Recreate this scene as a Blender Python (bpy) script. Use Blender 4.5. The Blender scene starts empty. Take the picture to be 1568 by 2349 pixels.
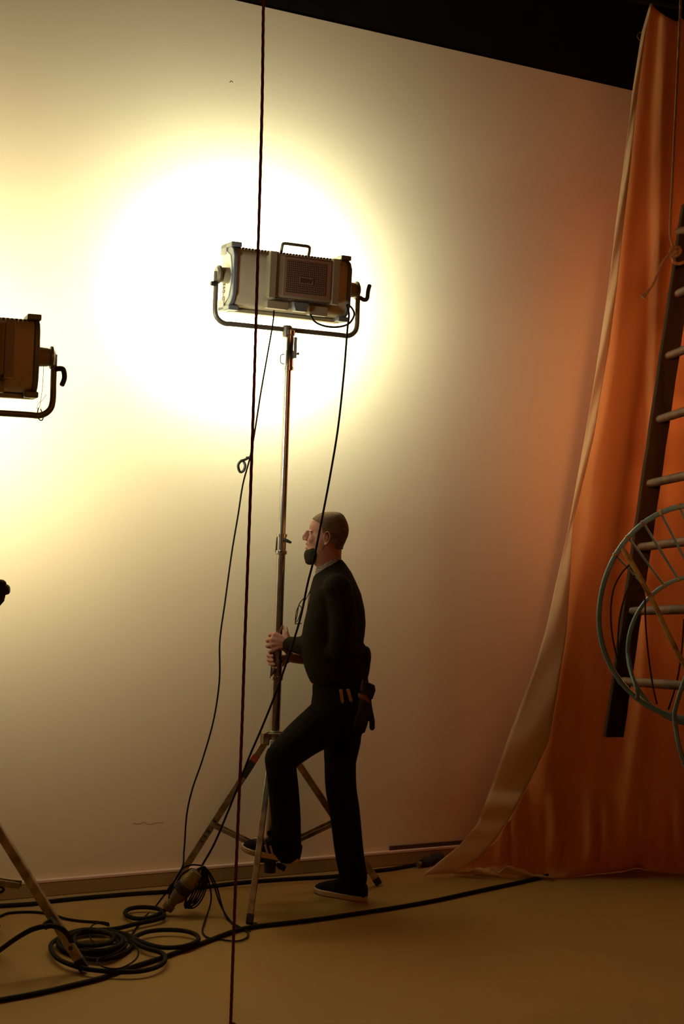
import bpy, math, random
from mathutils import Vector, Matrix, Euler
R = math.radians
random.seed(7)
SC = bpy.context.scene
COL = SC.collection

# ------------------------------------------------------------------ camera
FPX, W, H = 3263.0, 1568.0, 2349.0
CAM = Vector((0, 0, 1.6)); PITCH, ROLL = R(1.5), R(1.8)
cam_rot = Matrix.Rotation(R(90) + PITCH, 3, 'X') @ Matrix.Rotation(ROLL, 3, 'Z')
cd = bpy.data.cameras.new('camera'); cam = bpy.data.objects.new('camera', cd); COL.objects.link(cam)
cam.location = CAM; cam.rotation_euler = cam_rot.to_euler()
cd.sensor_fit = 'VERTICAL'; cd.sensor_height = 36.0; cd.lens = FPX * 36.0 / H
cd.clip_start = 0.05
SC.camera = cam

# ------------------------------------------------------------------ world, colour management
wd = bpy.data.worlds.new('world'); SC.world = wd; wd.use_nodes = True
bg = wd.node_tree.nodes['Background']
bg.inputs[0].default_value = (1.0, 0.38, 0.10, 1); bg.inputs[1].default_value = 0.035
vs = SC.view_settings; vs.view_transform = 'Standard'; vs.look = 'None'; vs.gamma = 1; vs.use_curve_mapping = False
vs.exposure = 0.0
LED_COLOR = (0.66, 0.89, 1.0)

def area(name, loc, target, size, col, power, spread=180):
    l = bpy.data.lights.new(name, 'AREA'); l.size = size; l.color = col; l.energy = power; l.shape = 'SQUARE'; l.spread = R(spread)
    o = bpy.data.objects.new(name, l); COL.objects.link(o); o.location = loc
    o.rotation_euler = (Vector(target) - Vector(loc)).to_track_quat('-Z', 'Y').to_euler()
    return o
# added orange fill above right of the camera, not a lamp of the studio
area('added_orange_fill', (1.9, 0.4, 3.6), (0.3, 7.6, 2.4), 1.8, (1.0, 0.32, 0.07), 17, 150)

area('added_orange_back', (3.6, 8.3, 3.2), (0.6, 7.2, 2.4), 1.2, (1.0, 0.34, 0.14), 10, 100)  # added unseen light behind the curtain, for the orange glow on the wall
# added narrow fill near the camera, out of view, to brighten the curtain
area('added_curtain_fill', (0.85, 0.9, 2.4), (2.15, 7.2, 2.2), 0.5, (1.0, 0.42, 0.16), 5, 27)

# ------------------------------------------------------------------ pixels to places
def ray(px, py):
    return cam_rot @ Vector(((px - W / 2) / FPX, -(py - H / 2) / FPX, -1.0))
def Q(px, py, d):                      # the point seen at a pixel, d metres into the room
    r = ray(px, py); return CAM + r * (d / r.y)
def F(px, py, z=0.0):                  # the point of the floor seen at a pixel
    r = ray(px, py); return CAM + r * ((z - CAM.z) / r.z)
WP = Vector((0.12, 7.2, 0)); WA = R(28); WD = Vector((math.cos(WA), math.sin(WA), 0)); WN = Vector((math.sin(WA), -math.cos(WA), 0))
def WALL(px, py, off=0.0):             # the point of the back wall seen at a pixel
    r = ray(px, py); p0 = WP + WN * off
    return CAM + r * ((p0 - CAM).dot(WN) / r.dot(WN))

# ------------------------------------------------------------------ materials
def mat(name, col, rough=0.6, metal=0.0, var=0.0, vscale=8.0, bump=0.0, bscale=60.0, col2=None, sheen=0.0, emit=None, spec=None, trans=0.0, stretch=None):
    m = bpy.data.materials.new(name); m.use_nodes = True
    nt = m.node_tree; b = nt.nodes['Principled BSDF']
    b.inputs['Base Color'].default_value = (*col, 1); b.inputs['Roughness'].default_value = rough; b.inputs['Metallic'].default_value = metal
    if spec is not None: b.inputs['Specular IOR Level'].default_value = spec
    if sheen: b.inputs['Sheen Weight'].default_value = sheen
    tc = nt.nodes.new('ShaderNodeTexCoord'); vec = tc.outputs['Object']
    if stretch:
        mp = nt.nodes.new('ShaderNodeMapping'); mp.inputs['Scale'].default_value = stretch
        nt.links.new(vec, mp.inputs[0]); vec = mp.outputs[0]
    if var or col2:
        n = nt.nodes.new('ShaderNodeTexNoise'); n.inputs['Scale'].default_value = vscale; n.inputs['Detail'].default_value = 5
        nt.links.new(vec, n.inputs['Vector'])
        cr = nt.nodes.new('ShaderNodeValToRGB'); e = cr.color_ramp.elements
        c2 = col2 or tuple(c * (1 - var) for c in col)
        e[0].position = .35; e[0].color = (*c2, 1); e[1].position = .65; e[1].color = (*col, 1)
        nt.links.new(n.outputs['Fac'], cr.inputs[0]); nt.links.new(cr.outputs[0], b.inputs['Base Color'])
    if bump:
        n2 = nt.nodes.new('ShaderNodeTexNoise'); n2.inputs['Scale'].default_value = bscale; n2.inputs['Detail'].default_value = 4
        nt.links.new(vec, n2.inputs['Vector'])
        bp = nt.nodes.new('ShaderNodeBump'); bp.inputs['Strength'].default_value = bump; bp.inputs['Distance'].default_value = .01
        nt.links.new(n2.outputs['Fac'], bp.inputs['Height']); nt.links.new(bp.outputs[0], b.inputs['Normal'])
    if emit:
        b.inputs['Emission Color'].default_value = (*emit[0], 1); b.inputs['Emission Strength'].default_value = emit[1]
    if trans:
        tr = nt.nodes.new('ShaderNodeBsdfTranslucent'); mx = nt.nodes.new('ShaderNodeMixShader'); mx.inputs[0].default_value = trans
        tr.inputs[0].default_value = (*col, 1)
        out = nt.nodes['Material Output']
        nt.links.new(b.outputs[0], mx.inputs[1]); nt.links.new(tr.outputs[0], mx.inputs[2]); nt.links.new(mx.outputs[0], out.inputs[0])
    return m
M = {}
M['wall'] = mat('wall_paint', (.80, .60, .31), .75, var=.03, vscale=1.5, bump=.03, bscale=90, spec=.25)
M['floor'] = mat('floor_vinyl', (.37, .215, .06), .66, var=.10, vscale=1.3, bump=.05, bscale=120, spec=.2)
M['black'] = mat('black_drape', (.012, .008, .004), .95, var=.3, spec=.05)
M['ledge'] = mat('ledge_highlight', (.78, .50, .28), .7, var=.1, vscale=20)  # paler than the baseboard: lamplight along its top edge is put into the colour
M['rail'] = mat('dark_rail', (.09, .035, .015), .8, var=.3)
M['chrome'] = mat('stand_steel', (.62, .58, .50), .24, 1.0, var=.25, vscale=14, bump=.02)
M['alu'] = mat('leg_aluminium', (.55, .47, .33), .42, 1.0, var=.45, vscale=22, bump=.1, bscale=80)
M['blackmetal'] = mat('black_metal', (.05, .042, .03), .5, .4, var=.3)
M['rubber'] = mat('rubber', (.022, .018, .014), .75, var=.3)
M['tape'] = mat('tape_patch', (.40, .05, .02), .7, var=.2)
M['blacktape'] = mat('black_tape', (.03, .022, .015), .7, var=.2)
M['house'] = mat('lamp_housing', (.60, .50, .32), .5, .0, var=.1, vscale=6, bump=.03)
M['cap'] = mat('lamp_end_casting', (.19, .20, .19), .5, .2, var=.1)
M['capside'] = mat('lamp_side_panel', (.72, .68, .55), .5, var=.08)
M['psu'] = mat('power_box', (.36, .29, .16), .55, .0, var=.1)
M['yoke'] = mat('yoke_paint', (.20, .17, .11), .45, .5, var=.2)
M['label'] = mat('lamp_label', (.34, .20, .12), .6, var=.05)
M['ink'] = mat('label_ink', (.09, .055, .03), .6, var=.1)
M['led'] = mat('led_diffuser', (.9, .9, .9), .5, emit=(LED_COLOR, 8.0))
M['cable'] = mat('cable_rubber', (.016, .011, .006), .75, var=.3, vscale=30, spec=.15)
M['ropered'] = mat('red_rope', (.16, .030, .012), .9, var=.5, vscale=120, bump=.5, bscale=300)
M['ropetan'] = mat('tan_rope', (.30, .15, .06), .9, var=.4, vscale=90, bump=.5, bscale=300)
M['wood'] = mat('ladder_wood', (.045, .021, .008), .85, spec=.12, var=.6, vscale=9, bump=.3, bscale=30, stretch=(1, 1, .12))
M['rung'] = mat('rung_wood', (.15, .052, .010), .7, var=.6, vscale=14, bump=.3, bscale=40)
M['orange'] = mat('orange_cloth', (.86, .42, .17), .9, var=.04, vscale=3, bump=.05, bscale=5, trans=.35)
M['pale'] = mat('pale_hem_cloth', (.86, .60, .38), .85, var=.06, vscale=4, bump=.15, bscale=9, trans=.25)
M['blue'] = mat('blue_chair_paint', (.13, .24, .30), .4, .1, var=.3, vscale=15, bump=.1)
M['rust'] = mat('rusty_yellow_paint', (.34, .27, .06), .55, .1, col2=(.14, .05, .02), vscale=28, bump=.3)
M['skin'] = mat('skin', (.46, .20, .11), .55, var=.12, vscale=25, bump=.12, bscale=90)
M['hair'] = mat('grey_hair', (.19, .115, .048), .8, spec=.2, var=.4, vscale=60, bump=.5, bscale=160, stretch=(.3, 1, 1))
M['knit'] = mat('black_sweater', (.022, .017, .009), .92, var=.3, vscale=20, bump=.35, bscale=14, spec=.1)
M['denim'] = mat('black_trousers', (.012, .009, .005), .92, var=.3, vscale=20, bump=.4, bscale=12, spec=.1)
M['maskc'] = mat('black_mask', (.035, .026, .012), .85, var=.2, spec=.15)
M['sole'] = mat('shoe_sole', (.58, .42, .25), .6, var=.1)
M['shoe'] = mat('shoe_suede', (.016, .013, .012), .9, var=.3, bump=.2, spec=.1)
M['stripe'] = mat('shoe_stripe', (.50, .38, .26), .6, var=.1)
M['gloveblack'] = mat('glove_fabric', (.030, .022, .012), .85, var=.4, bump=.2, spec=.1)
M['gloveband'] = mat('glove_band', (.20, .06, .02), .7, var=.2)
M['brass'] = mat('brass', (.62, .42, .12), .35, .8, var=.2)
M['eye'] = mat('eye_white', (.5, .4, .32), .3)
M['redplug'] = mat('red_sleeve', (.30, .03, .02), .6, var=.1)
M['plugbody'] = mat('plug_body', (.17, .12, .05), .5, var=.3, vscale=30)
M['crack'] = mat('plaster_crack', (.30, .20, .12), .9, var=.1)
def gingham():
    m = bpy.data.materials.new('checked_shirt'); m.use_nodes = True; nt = m.node_tree; b = nt.nodes['Principled BSDF']
    tc = nt.nodes.new('ShaderNodeTexCoord'); ck = nt.nodes.new('ShaderNodeTexChecker')
    ck.inputs['Scale'].default_value = 230; ck.inputs['Color1'].default_value = (.42, .36, .26, 1); ck.inputs['Color2'].default_value = (.08, .06, .05, 1)
    nt.links.new(tc.outputs['Object'], ck.inputs['Vector']); nt.links.new(ck.outputs[0], b.inputs['Base Color']); b.inputs['Roughness'].default_value = .9
    return m
M['check'] = gingham()
def perforated():                      # a black hexagon-like field of punched holes in the grille metal
    m = bpy.data.materials.new('perforated_metal'); m.use_nodes = True; nt = m.node_tree; b = nt.nodes['Principled BSDF']
    tc = nt.nodes.new('ShaderNodeTexCoord'); mp = nt.nodes.new('ShaderNodeMapping'); mp.inputs['Scale'].default_value = (105, 0, 105)
    v = nt.nodes.new('ShaderNodeTexVoronoi'); v.inputs['Scale'].default_value = 1; v.inputs['Randomness'].default_value = .12
    cr = nt.nodes.new('ShaderNodeValToRGB'); e = cr.color_ramp.elements
    e[0].position = .30; e[0].color = (.035, .022, .012, 1); e[1].position = .40; e[1].color = (.25, .15, .09, 1)
    nt.links.new(tc.outputs['Object'], mp.inputs[0]); nt.links.new(mp.outputs[0], v.inputs['Vector'])
    nt.links.new(v.outputs['Distance'], cr.inputs[0]); nt.links.new(cr.outputs[0], b.inputs['Base Color']); b.inputs['Roughness'].default_value = .6
    return m
M['perf'] = perforated()

# ------------------------------------------------------------------ mesh helpers
class MB:
    def __init__(s): s.v = []; s.f = []
    def add(s, vs_, fs):
        o = len(s.v); s.v += [Vector(p) for p in vs_]; s.f += [tuple(i + o for i in f) for f in fs]; return s
    def box(s, c, size, rot=None):
        x, y, z = (a / 2 for a in size); c = Vector(c)
        ps = [Vector((i * x, j * y, k * z)) for k in (-1, 1) for j in (-1, 1) for i in (-1, 1)]
        if rot is not None: ps = [rot @ p for p in ps]
        return s.add([c + p for p in ps], [(0, 2, 3, 1), (4, 5, 7, 6), (0, 1, 5, 4), (2, 6, 7, 3), (0, 4, 6, 2), (1, 3, 7, 5)])
    def bar(s, a, b, w, t, up=Vector((0, 1, 0))):      # square bar, w across, t along `up`
        a, b = Vector(a), Vector(b); T = (b - a).normalized(); V = (up - T * up.dot(T)).normalized(); U = T.cross(V)
        ps = [p + U * (i * w / 2) + V * (j * t / 2) for p in (a, b) for i, j in ((-1, -1), (1, -1), (1, 1), (-1, 1))]
        return s.add(ps, [(0, 1, 2, 3), (7, 6, 5, 4), (0, 4, 5, 1), (1, 5, 6, 2), (2, 6, 7, 3), (3, 7, 4, 0)])
    def tube(s, pts, r, seg=10, closed=False, up=None, twist=None, cap=True):
        pts = [Vector(p) for p in pts]; n = len(pts)
        rr = r if isinstance(r, (list, tuple)) else [r] * n
        base = len(s.v); V = None
        for i, p in enumerate(pts):
            a = pts[(i - 1) % n] if (closed or i) else p; b = pts[(i + 1) % n] if (closed or i < n - 1) else p
            T = (b - a).normalized() if (b - a).length > 1e-9 else Vector((0, 0, 1))
            if V is None or up is not None:
                u0 = up if up is not None else (Vector((0, 1, 0)) if abs(T.y) < .9 else Vector((1, 0, 0)))
                V = (u0 - T * u0.dot(T)).normalized()
            else: V = (V - T * V.dot(T)).normalized()
            U = T.cross(V); q = rr[min(i, len(rr) - 1)]; ra, rb = q if isinstance(q, (tuple, list)) else (q, q)
            for k in range(seg):
                t = 2 * math.pi * k / seg; e = 1.0
                if twist: e = 1 + .07 * math.cos(3 * t - twist * i)
                s.v.append(p + U * (ra * e * math.cos(t)) + V * (rb * e * math.sin(t)))
        m = n if closed else n - 1
        for i in range(m):
            j = (i + 1) % n
            for k in range(seg):
                l = (k + 1) % seg
                s.f.append((base + i * seg + k, base + j * seg + k, base + j * seg + l, base + i * seg + l))
        if cap and not closed:
            s.f.append(tuple(base + k for k in range(seg))); s.f.append(tuple(base + (n - 1) * seg + k for k in reversed(range(seg))))
        return s
    def cyl(s, a, b, r, r2=None, seg=20): return s.tube([a, b], [r, r2 if r2 is not None else r], seg)
    def lathe(s, a, b, prof, seg=20):   # prof: (fraction along a-b, radius)
        a, b = Vector(a), Vector(b); return s.tube([a.lerp(b, t) for t, _ in prof], [r for _, r in prof], seg)
    def ball(s, c, r, seg=12):
        c = Vector(c); q = r if isinstance(r, (tuple, list)) else (r, r, r); b = len(s.v); n = seg // 2
        s.v.append(c + Vector((0, 0, q[2])))
        for i in range(1, n):
            ph = math.pi * i / n
            for k in range(seg):
                t = 2 * math.pi * k / seg; s.v.append(c + Vector((q[0] * math.sin(ph) * math.cos(t), q[1] * math.sin(ph) * math.sin(t), q[2] * math.cos(ph))))
        s.v.append(c - Vector((0, 0, q[2]))); e = len(s.v) - 1
        for k in range(seg):
            l = (k + 1) % seg; s.f.append((b, b + 1 + k, b + 1 + l)); s.f.append((e, e - seg + l, e - seg + k))
            for i in range(n - 2):
                o = b + 1 + i * seg; s.f.append((o + k, o + seg + k, o + seg + l, o + l))
        return s
    def prism(s, outline, a0, a1, fn):  # outline 2-D pts swept between a0 and a1, fn(u,v,a) -> point
        n = len(outline); b = len(s.v)
        for a in (a0, a1): s.v += [Vector(fn(u, v, a)) for u, v in outline]
        for k in range(n): l = (k + 1) % n; s.f.append((b + k, b + l, b + n + l, b + n + k))
        s.f.append(tuple(b + k for k in reversed(range(n)))); s.f.append(tuple(b + n + k for k in range(n))); return s
    def rings(s, rs, cap=True):         # rs: list of equally long point rings
        b = len(s.v); n = len(rs[0])
        for r_ in rs: s.v += [Vector(p) for p in r_]
        for i in range(len(rs) - 1):
            for k in range(n):
                l = (k + 1) % n; s.f.append((b + i * n + k, b + i * n + l, b + (i + 1) * n + l, b + (i + 1) * n + k))
        if cap: s.f.append(tuple(b + k for k in reversed(range(n)))); s.f.append(tuple(b + (len(rs) - 1) * n + k for k in range(n)))
        return s
    def build(s, name, m, parent=None, smooth=35, bevel=0, remesh=0, smoothit=0, solid=0, origin=None, fix=True):
        me = bpy.data.meshes.new(name)
        o0 = Vector(origin) if origin is not None else (Vector((0, 0, 0)))
        me.from_pydata([tuple(v - o0) for v in s.v], [], s.f); me.update()
        o = bpy.data.objects.new(name, me); COL.objects.link(o); o.location = o0
        if fix:
            import bmesh
            bm = bmesh.new(); bm.from_mesh(me); bmesh.ops.recalc_face_normals(bm, faces=bm.faces); bm.to_mesh(me); bm.free()
        if remesh:
            md = o.modifiers.new('r', 'REMESH'); md.mode = 'VOXEL'; md.voxel_size = remesh; md.use_smooth_shade = True
            if smoothit:
                sm = o.modifiers.new('s', 'SMOOTH'); sm.iterations = smoothit; sm.factor = .5
            dg = bpy.context.evaluated_depsgraph_get(); new = bpy.data.meshes.new_from_object(o.evaluated_get(dg)); o.modifiers.clear(); o.data = new; me = new; me.name = name
        me.materials.clear(); me.materials.append(m)
        me.polygons.foreach_set('use_smooth', [True] * len(me.polygons))
        if not remesh: me.set_sharp_from_angle(angle=R(smooth))
        if bevel:
            b = o.modifiers.new('b', 'BEVEL'); b.width = bevel; b.segments = 2; b.limit_method = 'ANGLE'; b.angle_limit = R(40)
        if solid:
            b = o.modifiers.new('t', 'SOLIDIFY'); b.thickness = solid; b.offset = 0
        if parent is not None: par(o, parent)
        return o
def par(o, parent):
    o.parent = parent
    bpy.context.view_layer.update()
    o.matrix_parent_inverse = parent.matrix_world.inverted()
def tag(o, label=None, cat=None, group=None, kind=None):
    if label: o['label'] = label
    if cat: o['category'] = cat
    if group: o['group'] = group
    if kind: o['kind'] = kind
    return o
def empty(name, loc, label, cat, group=None, rot=None):
    o = bpy.data.objects.new(name, None); o.empty_display_size = .1; COL.objects.link(o); o.location = loc
    if rot is not None: o.rotation_euler = rot
    bpy.context.view_layer.update(); return tag(o, label, cat, group)
def crv(pts, n=8, closed=False):        # Catmull-Rom through points
    P = [Vector(p) for p in pts]; out = []; N = len(P)
    for i in range(N if closed else N - 1):
        if closed: a, b, c, d = P[(i - 1) % N], P[i], P[(i + 1) % N], P[(i + 2) % N]
        else: a, b, c, d = P[max(i - 1, 0)], P[i], P[i + 1], P[min(i + 2, N - 1)]
        for k in range(n):
            t = k / n; out.append(.5 * ((2 * b) + (c - a) * t + (2 * a - 5 * b + 4 * c - d) * t * t + (3 * b - a - 3 * c + d) * t ** 3))
    if not closed: out.append(P[-1])
    return out
def interp(tab, x):
    if x <= tab[0][0]: return tab[0][1]
    for (a, b), (c, d) in zip(tab, tab[1:]):
        if x <= c: return b + (d - b) * (x - a) / (c - a)
    return tab[-1][1]
def textmesh(name, txt, size, m, parent, mw, offset=0.0, extrude=.0008):
    c = bpy.data.curves.new(name, 'FONT'); c.body = txt; c.size = size; c.align_x = 'CENTER'; c.align_y = 'CENTER'; c.offset = offset; c.extrude = extrude
    t = bpy.data.objects.new(name, c); COL.objects.link(t)
    me = bpy.data.meshes.new_from_object(t.evaluated_get(bpy.context.evaluated_depsgraph_get())); bpy.data.objects.remove(t)
    me.materials.clear(); me.materials.append(m); me.name = name
    me.transform(mw); o = bpy.data.objects.new(name, me); COL.objects.link(o)
    if parent is not None: o.parent = parent
    return o

# ------------------------------------------------------------------ the room
WL, WR, WH = -6.0, 5.5, 4.24
def wq(u, z, off): return WP + WD * u + WN * off + Vector((0, 0, z))
def wbox(u0, u1, z0, z1, o0, o1):
    b = MB(); b.add([wq(u, z, o) for z in (z0, z1) for o in (o0, o1) for u in (u0, u1)], [(0, 2, 3, 1), (4, 5, 7, 6), (0, 1, 5, 4), (2, 6, 7, 3), (0, 4, 6, 2), (1, 3, 7, 5)]); return b
fl = MB(); fl.box((0, 4.5, -.05), (22, 20, .1)); tag(fl.build('floor', M['floor']), kind='structure')
wall = tag(wbox(WL, WR, 0, WH, -.12, 0).build('wall_back', M['wall']), kind='structure')
tag(wbox(WL, WR, WH + .001, 7.2, -.12, -.004).build('wall_back_upper', M['black']), kind='structure')
tag(MB().box((0, 4.5, 7.25), (22, 20, .1)).build('ceiling', M['black']), kind='structure')
tag(wbox(WL, WR, 0, .062, .0005, .028).build('baseboard_back', M['floor'], bevel=.004), kind='structure')
tag(wbox(WL, WR, .062, .076, .0005, .030).build('trim_1', M['ledge'], bevel=.003), kind='structure')
uu = lambda px, py: (WALL(px, py) - WP).dot(WD)
tag(wbox(uu(892, 1940), uu(1250, 1930), WALL(970, 1943).z - .012, WALL(970, 1943).z + .02, .0005, .012).build('trim_2', M['rail'], bevel=.002), kind='structure')
ck = MB(); ck.tube(crv([WALL(*p, .0005) for p in ((305, 1888), (318, 1890), (330, 1886), (342, 1891), (356, 1888), (374, 1887))], 5), .0007, 5)
ck.build('plaster_crack', M['crack'], wall)
MB().tube(crv([WALL(*p, .0005) for p in ((527, 190), (530, 187), (534, 190))], 5), .0015, 5).build('plaster_chip', M['crack'], wall)

# ------------------------------------------------------------------ tripod light stands
PD = 6.45
def pole_px(py): return 663 + (py - 757) * (630 - 663) / (1675 - 757)
def knob(mb, c, axis, r, l):
    mb.lathe(c, Vector(c) + Vector(axis).normalized() * l, [(0, r * .6), (.2, r * .6), (.25, r), (.9, r), (1, r * .8)], 14)
def collar(parent, a, b, r, lever_dir, name='collar'):
    c = MB().lathe(a, b, [(0, r * 1.05), (.12, r * 1.05), (.13, r * .9), (.80, r * .9), (.81, r * 1.12), (.97, r * 1.12), (1, r)], 24)
    a, b = Vector(a), Vector(b)
    c.cyl(a.lerp(b, .15) + Vector((-r * .9, -.004, 0)), a.lerp(b, .9) + Vector((-r * 1.05, -.004, 0)), .006, seg=12)
    o = c.build(name, M['chrome'], parent)
    m = a.lerp(b, .2); d = Vector(lever_dir)
    lv = MB(); lv.tube([m + d * .2 + Vector((0, -r, 0)), m + d * .6 + Vector((0, -r * 1.2, 0)), m + d + Vector((0, -r * 1.2, 0))], [(.006, .004), (.008, .004), (.005, .004)], 10)
    lv.build('clamp_lever', M['blackmetal'], o); MB().ball(m + Vector((0, -r * 1.0, -.06)), .006).build('lock_button', M['blackmetal'], o)
    return o
st = empty('light_stand', F(615, 2076), 'tall chrome tripod light stand the man is gripping and stepping on', 'light stand')
top, hubc = Q(pole_px(850), 850, PD), Q(pole_px(1682), 1682, PD)
MB().cyl(Q(pole_px(800), 800, PD), Q(pole_px(1230), 1230, PD), .0165).build('upper_tube', M['chrome'], st)
MB().cyl(Q(pole_px(1225), 1225, PD), Q(pole_px(1530), 1530, PD), .0195).build('middle_tube', M['chrome'], st)
MB().cyl(Q(pole_px(1520), 1520, PD), Q(pole_px(2000), 2000, PD), .0225).build('lower_tube', M['chrome'], st)
collar(st, Q(pole_px(1225), 1225, PD), Q(pole_px(1272), 1272, PD), .0235, (.045, 0, -.02))
collar(st, Q(pole_px(1514), 1514, PD), Q(pole_px(1560), 1560, PD), .026, (-.02, 0, -.045))
# spigot holder at the top with its side plate and ring
sp = MB().lathe(Q(665, 757, PD), Q(661, 850, PD), [(0, .020), (.02, .024), (.12, .024), (.15, .019), (.5, .019), (.52, .0215), (.9, .0215), (.91, .024), (1, .024)], 24)
so = sp.build('spigot_holder', M['chrome'], st)
MB().box(Q(677, 798, PD), (.014, .03, .095)).build('side_plate', M['yoke'], so, bevel=.002)
MB().tube(crv([Q(657, 812, PD), Q(645, 814, PD), Q(643, 824, PD), Q(645, 833, PD), Q(657, 836, PD)], 5), .0025, 8).build('wire_ring', M['blackmetal'], so)
knobm = MB(); knob(knobm, Q(680, 812, PD), (1, 0, .2), .006, .012); knobm.build('thumb_screw', M['blackmetal'], so)
# hub
hb = MB(); hb.box(hubc, (.075, .075, .010)); hb.lathe(hubc - Vector((0, 0, .055)), hubc + Vector((0, 0, .012)), [(0, .03), (1, .032)], 20)
for a in (100, 215, 335):
    d = Vector((math.cos(R(a)), math.sin(R(a)), 0)); hb.box(hubc + d * .045 - Vector((0, 0, .02)), (.03, .045, .05), Matrix.Rotation(R(a + 90), 3, 'Z'))
hb.build('leg_hub', M['alu'], st, bevel=.002)
lowc = Q(pole_px(1952), 1955, PD)
feet = {'L': Q(392, 2048, F(392, 2051).y), 'N': F(572, 2124), 'R': F(865, 2032)}
joints = {}
for k, rr_ in (('L', (-.035, -.006)), ('N', (-.006, -.038)), ('R', (.035, .02))):
    a = hubc + Vector((rr_[0], rr_[1], -.03)); b = Vector((feet[k].x, feet[k].y, .02))
    T = (b - a).normalized()
    lg = MB().bar(a, b, .031, .026, up=Vector((0, 1, 0)) if k != 'N' else Vector((1, 0, 0)))
    lo = lg.build('leg', M['alu'], st, bevel=.003)
    MB().bar(b - T * .03, b + T * .012, .034, .03, up=Vector((0, 1, 0)) if k != 'N' else Vector((1, 0, 0))).build('rubber_foot', M['rubber'], lo, bevel=.004)
    j = a.lerp(b, .56); joints[k] = j
    br = MB(); side = (T.cross(Vector((0, 0, 1)))).normalized()
    for s_ in (-1, 1):
        br.bar(j + side * (s_ * .019), lowc + side * (s_ * .016), .018, .004, up=side)
    br.cyl(j - side * .026, j + side * .026, .006, seg=10)
    br.build('brace', M['alu'], st)
    if k == 'L':
        MB().bar(a + T * .085, a + T * .115, .033, .028).build('tape_band', M['tape'], lo)
        MB().bar(a + T * .116, a + T * .20, .033, .028).build('tape_band', M['blacktape'], lo)
        ck = MB()
        for q in range(5): ck.bar(a + T * (.44 + q * .028), a + T * (.449 + q * .028), .020 - q * .002, .0275)
        ck.build('marker_writing', M['blacktape'], lo)
lh = MB().lathe(lowc + Vector((0, 0, .03)), lowc - Vector((0, 0, .09)), [(0, .030), (.3, .034), (.32, .042), (.55, .042), (.6, .028), (1, .026)], 20)
knob(lh, lowc + Vector((.03, -.01, -.05)), (1, -.1, -.45), .016, .045)
knob(lh, lowc + Vector((-.02, -.02, -.03)), (-1, -.4, .1), .014, .03)
lh.build('lower_clamp', M['blackmetal'], st, bevel=.001)
ck = MB(); knob(ck, Q(584, 2121, feet['N'].y), (.2, -1, 0), .013, .03); ck.build('leg_knob', M['rubber'], st)

# left stand, only its near leg, its brace and a clamp knob reach the frame
LD = 5.25
lt = F(190, 2230); ltop = Q(-98, 1750, 5.32)
st2 = empty('light_stand', Vector((ltop.x, ltop.y, 0)), 'tripod stand cut by left edge, leg standing in coiled cable', 'light stand')
def leg2(b, up=Vector((0, 1, 0))):
    T = (b - ltop).normalized(); lo = MB().bar(ltop, b, .034, .028, up=up).build('leg', M['alu'], st2, bevel=.003)
    MB().bar(b - T * .035, b + T * .010, .037, .031, up=up).build('rubber_foot', M['rubber'], lo, bevel=.004); return lo
T2 = (lt - ltop).normalized(); lo2 = leg2(lt + Vector((0, 0, .02)))
up2 = (Vector((0, 1, 0)) - T2 * T2.y).normalized(); nb = lt + Vector((0, 0, .02)) - T2 * .085 - up2 * .014
MB().cyl(nb, nb - up2 * .003, .008, seg=14).build('rivet', M['blackmetal'], lo2)
nb = Q(112, 2118, 5.27) - up2 * .004
MB().bar(Q(108, 2111, 5.27), Q(117, 2125, 5.27), .039, .033).build('tape_band', M['blacktape'], lo2)
leg2(Vector((ltop.x - .55, ltop.y - .2, .02))); leg2(Vector((ltop.x + .05, ltop.y + .5, .02)), Vector((1, 0, 0)))
j2 = Q(47, 2030, 5.27); low2 = Q(-120, 2005, 5.34); s2 = Vector((0, 1, 0))
br = MB()
for s_ in (-1, 1): br.bar(j2 + s2 * s_ * .018, low2 + s2 * s_ * .018, .022, .004, up=s2)
br.build('brace', M['alu'], st2)
MB().cyl(Vector((low2.x, low2.y, .2)), Q(-80, 930, 5.34), .02).build('lower_tube', M['chrome'], st2)
kn = MB(); kc = Q(-22, 1355, 5.3)
kn.cyl(Q(-100, 1352, 5.34), kc, .012); kn.lathe(kc, Q(22, 1352, 5.3), [(0, .030), (.35, .035), (.45, .022), (.62, .024), (.75, .020), (.93, .018), (1, .012)], 18)
kn.ball(Q(2, 1340, 5.3), (.022, .02, .018)); kn.tube([Q(4, 1360, 5.3), Q(3, 1376, 5.3), Q(-8, 1392, 5.3)], [.016, .012, .008], 10)
kn.build('clamp_knob', M['rubber'], st2)

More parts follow.
